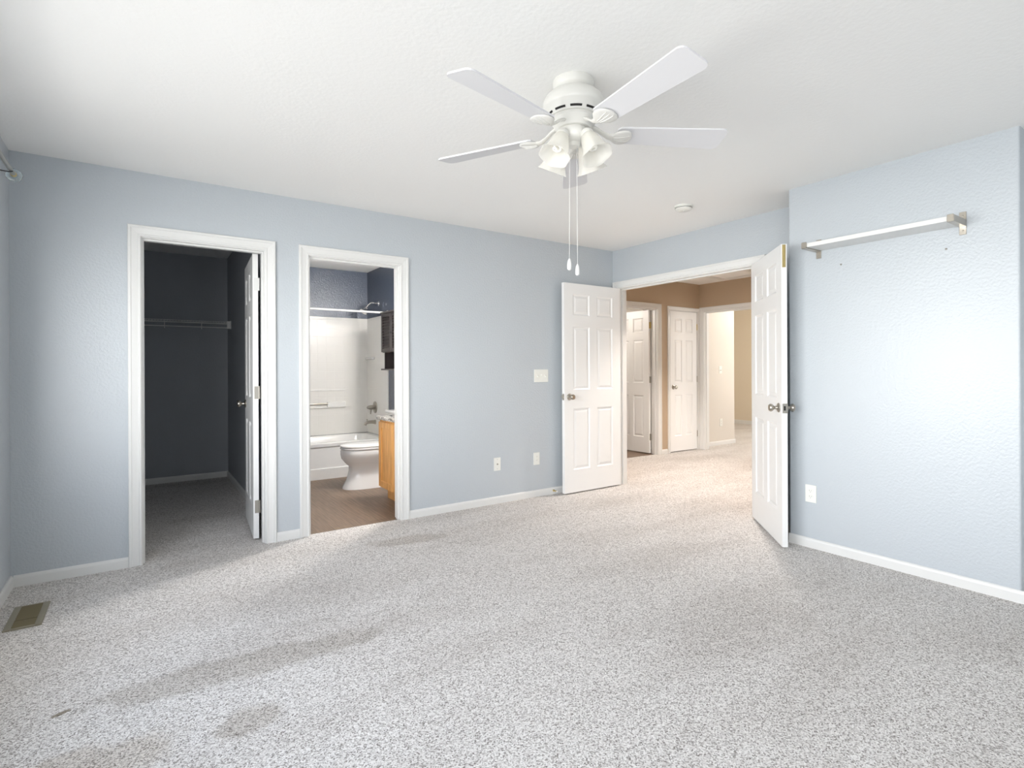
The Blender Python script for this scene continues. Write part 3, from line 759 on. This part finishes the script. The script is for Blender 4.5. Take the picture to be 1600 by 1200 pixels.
plate('wall_outlet', 'white outlet low on the beige wall past the hallway doorway', 'outlet', (7.51, YG, 0.353), 0, 'duplex')

# ------------------------------------------------------------------ door stop on the baseboard
ds = thing('door_stop', 'spring door stop on the baseboard behind the left leaf', 'door stop', (3.262, YA - 0.013, 0.034))
b = NB(); add_lathe(b, [(0, 0), (0.011, 0), (0.010, 0.004), (0.006, 0.008), (0, 0.008)], 16, (0, 0, 0), (0, -1, 0)); obj('base', b, M['brass'], ds, 35)
b = NB(); add_tube(b, [(0.0055 * cos(t), -0.006 - 0.044 * t / (20 * pi), 0.0055 * sin(t)) for t in [i * 20 * pi / 160 for i in range(161)]], 0.0011, 5); obj('spring', b, M['brass'], ds, 60)
b = NB(); add_lathe(b, [(0, 0), (0.007, 0), (0.0075, 0.008), (0.006, 0.012), (0, 0.012)], 14, (0, -0.050, 0), (0, -1, 0)); obj('tip', b, M['white'], ds, 35)

# ------------------------------------------------------------------ floor register
fv = thing('floor_vent', 'tan metal floor register in the carpet by the left corner', 'floor vent', (-0.468, 3.528, 0.0))
b = NB()
for lo, hi in (((-0.070, -0.155, 0.0), (-0.042, 0.155, 0.007)), ((0.042, -0.155, 0.0), (0.070, 0.155, 0.007)), ((-0.042, -0.155, 0.0), (0.042, -0.140, 0.007)), ((-0.042, 0.140, 0.0), (0.042, 0.155, 0.007))):
    add_box(b, lo, hi, 0.002)
obj('frame', b, M['vent'], fv)
b = NB(); add_box(b, (-0.042, -0.140, 0.0002), (0.042, 0.140, 0.001)); obj('duct', b, M['dark'], fv)
for i in range(13):
    y = -0.130 + i * 0.0217
    if i == 4: continue
    b = NB(); add_box(b, (-0.0415, -0.009, -0.0007), (0.0415, 0.009, 0.0007), mtx=Matrix.Translation((0, y, 0.0048)) @ Matrix.Rotation(radians(18), 4, 'X')); obj('louver', b, M['ventin'], fv)
b = NB(); add_box(b, (-0.0415, -0.048, 0.0035), (0.0415, -0.0415, 0.0075)); obj('crossbar', b, M['ventin'], fv)

# ------------------------------------------------------------------ curtain rod on the window wall
cr = thing('curtain_rod', 'pewter curtain rod with crystal finial at the left edge', 'curtain rod', (XL, 3.37, 2.158))
rx = 0.105
b = NB(); add_tube(b, [(rx, -3.35, -0.01), (rx, 0.095, -0.008)], 0.0095, 16); obj('rod', b, M['rod'], cr, 40)
b = NB(); add_lathe(b, [(0, 0), (0.011, 0), (0.0125, 0.006), (0.012, 0.014), (0, 0.016)], 20, (rx, 0.092, -0.008), (0, 1, 0)); obj('end_cap', b, M['brass'], cr, 35)
b = NB(); add_lathe(b, [(0, 0), (0.022, 0.001), (0.031, 0.006), (0.033, 0.011), (0.029, 0.017), (0.014, 0.021), (0, 0.022)], 12, (rx, 0.106, -0.008), (0, 1, 0)); obj('finial', b, M['crystal'], cr)
for yy in (0.02, -3.1):
    b = NB(); add_tube(b, [(0, yy, -0.016), (rx - 0.004, yy, -0.021), (rx + 0.010, yy, -0.016)], 0.0028, 8); add_box(b, (0, yy - 0.012, -0.03), (0.004, yy + 0.012, 0.03), 0.001); obj('bracket', b, M['black'], cr, 40)

# ------------------------------------------------------------------ closet wire shelf
ws = thing('wire_shelf', 'white wire shelf with hanging rod inside the dark closet', 'wire shelf', (0.1, YBK, 1.73))
x0, x1 = XL - 0.1 + 0.005, XCR - 0.1 - 0.004
yf = -0.285
b = NB()
for y, z in ((yf, 0.0), (yf, -0.022), (-0.012, 0.0), (-0.14, -0.004)): add_tube(b, [(x0, y, z), (x1, y, z)], 0.0032, 8)
obj('rail', b, M['wire'], ws, 40)
n = int((x1 - x0) / 0.026)
b = NB()
for i in range(n):
    x = x0 + 0.012 + i * 0.026
    add_tube(b, [(x, -0.010, 0.003), (x, yf, 0.003), (x, yf - 0.0035, -0.001), (x, yf - 0.0035, -0.024)], 0.0018, 5)
o = obj('cross_wires', b, M['wire'], ws); o['kind'] = 'stuff'
b = NB(); add_tube(b, [(x0, yf + 0.012, -0.062), (x1, yf + 0.012, -0.062)], 0.0045, 10); obj('hanging_rod', b, M['wire'], ws, 40)
for x in (-0.62, -0.32, 0.09, 0.42, ):
    b = NB(); add_tube(b, [(x, yf, -0.018), (x, yf, -0.058), (x, yf + 0.008, -0.07), (x, yf - 0.002, -0.085)], 0.0035, 8); obj('rod_hook', b, M['wire'], ws, 40)
b = NB(); add_box(b, (x1 - 0.006, yf - 0.018, -0.072), (x1 + 0.003, yf + 0.030, 0.014), 0.002); add_box(b, (x1 - 0.035, yf - 0.006, -0.070), (x1, yf + 0.004, 0.010), 0.002); obj('end_bracket', b, M['wire'], ws)

# ------------------------------------------------------------------ bathroom
FB = -0.008
# tub
TB0, TB1, TX0, TX1 = 6.09, YBK - 0.012, 0.910, XBR - 0.006
tub = thing('bathtub', 'white alcove bathtub along the rear bathroom wall', 'bathtub', (TX0, TB0, FB))
L_, Wd, Ht = TX1 - TX0, TB1 - TB0, 0.40
b = NB()
def rr(x0, y0, x1, y1, r, z, n=6):
    pts = []
    for cx, cy, a0 in ((x1 - r, y1 - r, 0), (x0 + r, y1 - r, pi / 2), (x0 + r, y0 + r, pi), (x1 - r, y0 + r, 3 * pi / 2)):
        for i in range(n + 1): pts.append(Vector((cx + r * cos(a0 + pi / 2 * i / n), cy + r * sin(a0 + pi / 2 * i / n), z)))
    return pts
add_loft(b, [rr(0, 0, L_, Wd, 0.004, 0), rr(0, 0, L_, Wd, 0.004, 0.115), rr(0, 0.012, L_, Wd, 0.004, 0.125), rr(0, 0.016, L_, Wd, 0.004, Ht - 0.05), rr(0, 0.002, L_, Wd, 0.006, Ht - 0.04), rr(0, 0, L_, Wd, 0.01, Ht - 0.008), rr(0.006, 0.008, L_ - 0.006, Wd - 0.008, 0.012, Ht),
             rr(0.07, 0.075, L_ - 0.07, Wd - 0.06, 0.12, Ht), rr(0.085, 0.09, L_ - 0.085, Wd - 0.075, 0.12, Ht - 0.02), rr(0.12, 0.12, L_ - 0.11, Wd - 0.10, 0.13, 0.10), rr(0.17, 0.17, L_ - 0.16, Wd - 0.15, 0.12, 0.06)])
obj('basin', b, M['tub'], tub, 40)
b = NB(); add_lathe(b, [(0, 0), (0.034, 0), (0.034, 0.006), (0.028, 0.012), (0, 0.012)], 24, (L_ - 0.094, 0.46, 0.315), (-1, 0, 0.1)); obj('overflow_plate', b, M['nickel'], tub, 35)
# surround
sr = thing('shower_surround', 'white moulded tile-pattern surround above the bathtub', 'shower surround', (0, 0, 0))
z0, z1 = 0.394, 1.868
b = NB()
add_box(b, (TX0 - 0.004, YBK - 0.010, z0), (XBR - 0.001, YBK - 0.0005, z1), 0.002)
obj('back_panel', b, M['surround'], sr)
b = NB(); add_box(b, (XBR - 0.010, 6.13, z0), (XBR - 0.0005, YBK - 0.010, z1), 0.002); obj('end_panel', b, M['surround'], sr)
b = NB(); add_box(b, (0.9055, 6.13, z0), (0.914, YBK - 0.010, z1), 0.002); obj('end_panel', b, M['surround'], sr)
b = NB(); add_box(b, (1.25, YBK - 0.032, 0.73), (2.13, YBK - 0.010, 0.745), 0.005); add_box(b, (1.25, YBK - 0.022, 0.945), (2.13, YBK - 0.010, 0.953), 0.003); add_box(b, (1.90, YBK - 0.045, 0.735), (2.13, YBK - 0.010, 0.805), 0.008); obj('moulded_ledge', b, M['tub'], sr)
b = NB(); add_tube(b, [(1.27, YBK - 0.040, 0.784), (1.905, YBK - 0.040, 0.784)], 0.009, 14); tag(obj('grab_bar', b, M['nickel'], sr, 40), 'nickel grab bar')
b = NB(); add_box(b, (XBR - 0.055, 6.56, 1.335), (XBR - 0.010, 6.80, 1.365), 0.01); obj('soap_shelf', b, M['tub'], sr)
# shower hardware
s = thing('overhead_shower', 'chrome shower head on a curved arm above the surround', 'shower head', (XBR, 6.47, 2.03))
b = NB(); add_lathe(b, [(0, 0), (0.030, 0), (0.028, 0.006), (0.012, 0.012), (0, 0.012)], 24, (0, 0, 0), (-1, 0, 0)); obj('flange', b, M['chrome'], s, 35)
b = NB(); add_tube(b, [(0, 0, 0), (-0.05, 0, 0.006), (-0.095, 0, 0.0), (-0.130, 0, -0.028), (-0.152, 0, -0.062)], 0.0085, 12); obj('arm', b, M['chrome'], s, 50)
b = NB(); add_lathe(b, [(0, 0), (0.014, 0), (0.018, 0.010), (0.014, 0.020), (0.020, 0.030), (0.040, 0.055), (0.050, 0.064), (0.051, 0.074), (0.046, 0.078), (0, 0.079)], 28, (-0.148, 0, -0.055), (-0.6, 0, -0.8)); obj('shower_head', b, M['chrome'], s, 35)
s = thing('shower_rod', 'white shower curtain rod spanning the tub front', 'shower rod', (TX0, 6.15, 1.886))
b = NB(); add_tube(b, [(-0.004, 0, 0), (XBR - TX0 - 0.001, 0, 0)], 0.012, 16); obj('rod', b, M['white'], s, 40)
for xx, ax in ((-0.004, 1), (XBR - TX0 - 0.001, -1)):
    b = NB(); add_lathe(b, [(0, 0), (0.030, 0), (0.028, 0.012), (0.016, 0.018), (0, 0.018)], 20, (xx, 0, 0), (ax, 0, 0)); obj('flange', b, M['white'], s, 35)
s = thing('shower_valve', 'nickel shower valve with lever handle above the tub spout', 'shower valve', (XBR - 0.0105, 6.565, 0.732))
b = NB(); add_lathe(b, [(0, 0), (0.075, 0), (0.073, 0.006), (0.055, 0.011), (0, 0.012)], 32, (0, 0, 0), (-1, 0, 0)); obj('escutcheon', b, M['nickel'], s, 35)
b = NB(); add_lathe(b, [(0, 0.01), (0.030, 0.01), (0.027, 0.035), (0.030, 0.045), (0.026, 0.075), (0.012, 0.105), (0.0, 0.112)], 24, (0, 0, 0), (-1, 0, 0)); add_tube(b, [(-0.05, 0, -0.01), (-0.056, 0.0, -0.04), (-0.06, 0.0, -0.085)], [0.012, 0.010, 0.008], 10); obj('lever_handle', b, M['nickel'], s, 40)
s = thing('tub_spout', 'nickel tub spout below the shower valve', 'tub spout', (XBR - 0.010, 6.565, 0.545))
b = NB(); add_lathe(b, [(0, 0), (0.030, 0), (0.028, 0.008), (0, 0.008)], 20, (0, 0, 0), (-1, 0, 0)); add_tube(b, [(0, 0, 0), (-0.05, 0, 0.004), (-0.095, 0, 0.004), (-0.125, 0, -0.012), (-0.132, 0, -0.034)], [0.024, 0.022, 0.020, 0.018, 0.017], 16); obj('spout_body', b, M['nickel'], s, 40)
b = NB(); add_lathe(b, [(0, 0), (0.004, 0), (0.004, 0.016), (0.010, 0.018), (0.010, 0.024), (0, 0.024)], 14, (-0.105, 0, 0.018), (0, 0, 1)); obj('diverter', b, M['nickel'], s, 35)
# toilet (faces -X, tank on the right wall)
TYC = 5.48
tl = thing('toilet', 'white toilet facing left between bathtub and oak vanity', 'toilet', (XBR, TYC, FB))
def oval(cx, a_f, a_b, w, z, n=28, p=2.3):
    pts = []
    for k in range(n):
        t = 2 * pi * k / n; c_, s_ = cos(t), sin(t)
        ex = abs(c_) ** (2 / p) * (1 if c_ >= 0 else -1); ey = abs(s_) ** (2 / p) * (1 if s_ >= 0 else -1)
        pts.append(Vector((cx - (a_f if c_ >= 0 else a_b) * ex, w * ey, z)))
    return pts
b = NB()
add_loft(b, [oval(-0.42, 0.335, 0.20, 0.140, 0.0, p=2.6), oval(-0.42, 0.330, 0.20, 0.137, 0.02, p=2.6), oval(-0.42, 0.295, 0.20, 0.115, 0.09), oval(-0.42, 0.272, 0.20, 0.103, 0.17), oval(-0.42, 0.270, 0.20, 0.104, 0.225), oval(-0.43, 0.300, 0.20, 0.135, 0.265), oval(-0.44, 0.322, 0.21, 0.166, 0.305), oval(-0.44, 0.330, 0.22, 0.182, 0.345), oval(-0.44, 0.328, 0.22, 0.186, 0.385), oval(-0.44, 0.318, 0.22, 0.180, 0.400),
             oval(-0.44, 0.27, 0.16, 0.135, 0.400), oval(-0.44, 0.22, 0.13, 0.10, 0.31), oval(-0.42, 0.10, 0.08, 0.05, 0.22)])
obj('bowl', b, M['porc'], tl, 50)
b = NB(); add_loft(b, [oval(-0.43, 0.30, 0.165, 0.10, 0.02, p=3), oval(-0.30, 0.15, 0.20, 0.10, 0.19, p=3), oval(-0.22, 0.12, 0.13, 0.11, 0.33, p=3), oval(-0.17, 0.09, 0.10, 0.14, 0.39, p=4)]); obj('trapway', b, M['porc'], tl, 50)
b = NB(); add_loft(b, [oval(-0.445, 0.325, 0.20, 0.186, 0.404), oval(-0.445, 0.330, 0.20, 0.190, 0.410), oval(-0.445, 0.328, 0.20, 0.188, 0.420), oval(-0.445, 0.322, 0.195, 0.183, 0.423)]); obj('seat', b, M['porc'], tl, 40)
b = NB(); add_loft(b, [oval(-0.445, 0.322, 0.21, 0.184, 0.427), oval(-0.445, 0.330, 0.21, 0.190, 0.432), oval(-0.445, 0.326, 0.21, 0.187, 0.442), oval(-0.445, 0.30, 0.19, 0.165, 0.450), oval(-0.445, 0.20, 0.12, 0.10, 0.454)]); obj('lid', b, M['porc'], tl, 40)
b = NB(); add_box(b, (-0.205, -0.215, 0.385), (-0.012, 0.215, 0.735), 0.025, seg=4); obj('tank', b, M['porc'], tl, 40)
b = NB(); add_box(b, (-0.218, -0.228, 0.737), (-0.006, 0.228, 0.768), 0.012, seg=3); obj('tank_lid', b, M['porc'], tl, 40)
b = NB(); add_tube(b, [(-0.205, 0.15, 0.68), (-0.222, 0.15, 0.68), (-0.225, 0.10, 0.674)], 0.006, 10); obj('flush_handle', b, M['chrome'], tl, 40)
# vanity
VX, VY0, VY1, VH = 1.84, YC + 0.003, 4.868, 0.748
vn = thing('vanity_cabinet', 'honey oak bathroom vanity beside the toilet', 'cabinet', (XBR, VY1, FB))
dx = VX - XBR
b = NB(); add_box(b, (dx + 0.019, VY0 - VY1, 0.115), (-0.002, 0, VH)); add_box(b, (dx + 0.075, VY0 - VY1, 0), (-0.002, 0, 0.115)); obj('body', b, M['oak'], vn)
b = NB(); wv = VY1 - VY0
for lo, hi in (((dx, -wv, 0.115), (dx + 0.019, -wv + 0.04, VH)), ((dx, -0.028, 0.115), (dx + 0.019, 0, VH)), ((dx, -wv + 0.04, VH - 0.03), (dx + 0.019, -0.028, VH)), ((dx, -wv + 0.04, 0.115), (dx + 0.019, -0.028, 0.14))): add_box(b, lo, hi)
obj('face_frame', b, M['oak'], vn)
def shaker(bm, y0, y1, z0, z1, x, t=0.019, fr=0.055):
    add_box(bm, (x - t, y0, z0), (x, y0 + fr, z1), 0.003); add_box(bm, (x - t, y1 - fr, z0), (x, y1, z1), 0.003)
    add_box(bm, (x - t, y0 + fr, z0), (x, y1 - fr, z0 + fr), 0.003); add_box(bm, (x - t, y0 + fr, z1 - fr), (x, y1 - fr, z1), 0.003)
    add_box(bm, (x - t * 0.35, y0 + fr, z0 + fr), (x - 0.002, y1 - fr, z1 - fr))
for y0_, y1_ in ((-0.345, -0.012), (-wv + 0.012, -0.352)):
    b = NB(); shaker(b, y0_, y1_, 0.128, VH - 0.018, dx); d_ = obj('cabinet_door', b, M['oak'], vn)
ct = thing('countertop', 'speckled granite vanity top with rounded edge', 'countertop', (XBR, VY1, FB + VH))
b = NB(); add_box(b, (dx - 0.035, VY0 - VY1, 0.001), (-0.002, 0.022, 0.034), 0.010, seg=3); obj('slab', b, M['granite'], ct, 40)
b = NB(); add_box(b, (-0.022, VY0 - VY1, 0.034), (-0.002, 0.022, 0.13), 0.003); obj('backsplash', b, M['granite'], ct)
# over-toilet cabinet
wc = thing('wall_cabinet', 'dark louvered wall cabinet with open shelf above the toilet', 'cabinet', (XBR, 5.62, 1.20))
hwid = 0.292; dp = 0.178
b = NB()
add_box(b, (-dp, -hwid, 0.0), (0, hwid + 0.006, 0.016), 0.002)
add_box(b, (-dp - 0.008, -hwid - 0.010, 0.640), (0, hwid + 0.010, 0.660), 0.003)
for s_ in (-1, 1):
    a0, a1 = sorted((s_ * hwid, s_ * (hwid - 0.016))); add_box(b, (-dp + 0.018, a0, 0.20), (0, a1, 0.640)); 
    a0, a1 = sorted((s_ * (hwid - 0.010), s_ * (hwid - 0.024))); add_box(b, (-dp + 0.036, a0, 0.016), (0, a1, 0.20))
add_box(b, (-dp + 0.018, -hwid + 0.016, 0.20), (-0.008, hwid - 0.016, 0.214))
obj('body', b, M['espresso'], wc)
b = NB(); add_box(b, (-0.008, -hwid + 0.012, 0.016), (-0.001, hwid - 0.012, 0.640)); obj('back_panel', b, M['espin'], wc)
for s_ in (-1, 1):
    y0_, y1_ = sorted((s_ * 0.0015, s_ * hwid)); x = -dp + 0.017; t = 0.017; fr = 0.040
    b = NB(); za, zb = 0.205, 0.637
    add_box(b, (x - t, y0_, za), (x, y0_ + fr, zb), 0.002); add_box(b, (x - t, y1_ - fr, za), (x, y1_, zb), 0.002)
    add_box(b, (x - t, y0_ + fr, za), (x, y1_ - fr, za + fr), 0.002); add_box(b, (x - t, y0_ + fr, zb - fr), (x, y1_ - fr, zb), 0.002)
    add_box(b, (x - 0.003, y0_ + fr, za + fr), (x, y1_ - fr, zb - fr))
    for i in range(11):
        zz = za + fr + 0.016 + i * 0.032
        add_box(b, (-0.010, y0_ + fr - 0.002, -0.002), (0.010, y1_ - fr + 0.002, 0.002), mtx=Matrix.Translation((x - t / 2 - 0.001, 0, zz)) @ Matrix.Rotation(radians(-52), 4, 'Y'))
    d_ = obj('louvered_door', b, M['espresso'], wc)
    b = NB(); add_lathe(b, [(0, 0), (0.006, 0), (0.005, 0.010), (0.011, 0.016), (0.009, 0.023), (0, 0.024)], 14, (x - t, s_ * 0.020, 0.415), (-1, 0, 0)); obj('knob', b, M['black'], d_, 35)
# vanity light above the mirror (out of view, lights the bathroom)
vl = thing('vanity_light', 'nickel two-globe light bar above the vanity', 'wall light', (XBR, 4.52, 2.02))
b = NB(); add_box(b, (-0.02, -0.22, -0.05), (0, 0.22, 0.05), 0.006); obj('back_plate', b, M['nickel'], vl)
M['glow_cool'] = mat('lit_globe_neutral', srgb(255, 250, 242), 0.4, emis=((1, 0.95, 0.88, 1), 6.0))
for yy in (-0.13, 0.13):
    b = NB(); bmesh.ops.create_uvsphere(b, u_segments=20, v_segments=12, radius=0.05, matrix=Matrix.Translation((-0.085, yy, 0))); obj('globe', b, M['glow_cool'], vl, 60)
    b = NB(); add_tube(b, [(-0.018, yy, 0), (-0.045, yy, 0)], 0.018, 14); obj('socket', b, M['nickel'], vl, 40)
lamp('vanity_lamp', (XBR - 0.16, 4.65, 2.02), 105, (1, 0.96, 0.91), 0.11)

# ------------------------------------------------------------------ hallway details
ah = thing('attic_hatch', 'white trimmed attic hatch in the hallway ceiling', 'attic hatch', (6.32, 4.20, HH))
b = NB()
for lo, hi in (((-0.38, 0.25, -0.018), (0.38, 0.32, 0)), ((-0.38, -0.32, -0.018), (0.38, -0.25, 0)), ((-0.38, -0.25, -0.018), (-0.31, 0.25, 0)), ((0.31, -0.25, -0.018), (0.38, 0.25, 0))): add_box(b, lo, hi, 0.004)
obj('frame', b, M['white'], ah)
b = NB(); add_box(b, (-0.31, -0.25, -0.006), (0.31, 0.25, 0)); obj('panel', b, M['ceil'], ah)
hl = thing('ceiling_light', 'recessed warm downlight in the hallway ceiling', 'ceiling light', (5.15, 3.40, HH))
b = NB(); add_lathe(b, [(0.062, 0), (0.095, 0), (0.093, -0.006), (0.070, -0.010), (0.062, -0.004)], 32, cap=False); obj('trim_ring', b, M['white'], hl, smooth=35)
M['glow_warm'] = mat('lit_lens_warm', srgb(255, 236, 205), 0.4, emis=((1, 0.80, 0.58, 1), 5.0))
b = NB(); add_lathe(b, [(0, -0.003), (0.063, -0.003), (0.063, 0), (0, 0)], 32); obj('lens', b, M['glow_warm'], hl)
sp = bpy.data.lights.new('hallway_downlight', 'SPOT'); sp.energy = 225; sp.color = (1, 0.90, 0.82); sp.spot_size = radians(118); sp.spot_blend = 0.5; sp.shadow_soft_size = 0.06
spo = bpy.data.objects.new('hallway_downlight', sp); COL.objects.link(spo); spo.location = (5.15, 3.40, HH - 0.02)
b = NB(); add_lathe(b, [(0, 0), (0.012, 0), (0.012, 0.01), (0.006, 0.012), (0.006, 0.035), (0.018, 0.04), (0.018, 0.055), (0, 0.06)], 14, (10.7, 6.43, 2.33), (-1, 0, 0)); tag(obj('wall_hook', b, M['black'], None, 35), 'small black hook high on the sandy far wall', 'wall hook')
lamp('guest_bathroom_lamp', (5.0, 6.1, 2.1), 16, (1, 0.95, 0.9), 0.08)
lamp('far_bedroom_fill_light', (9.0, 4.4, 2.2), 48, (1, 0.95, 0.89), 0.12)  # added fill without a fixture, brightens the far room in place of its daylight
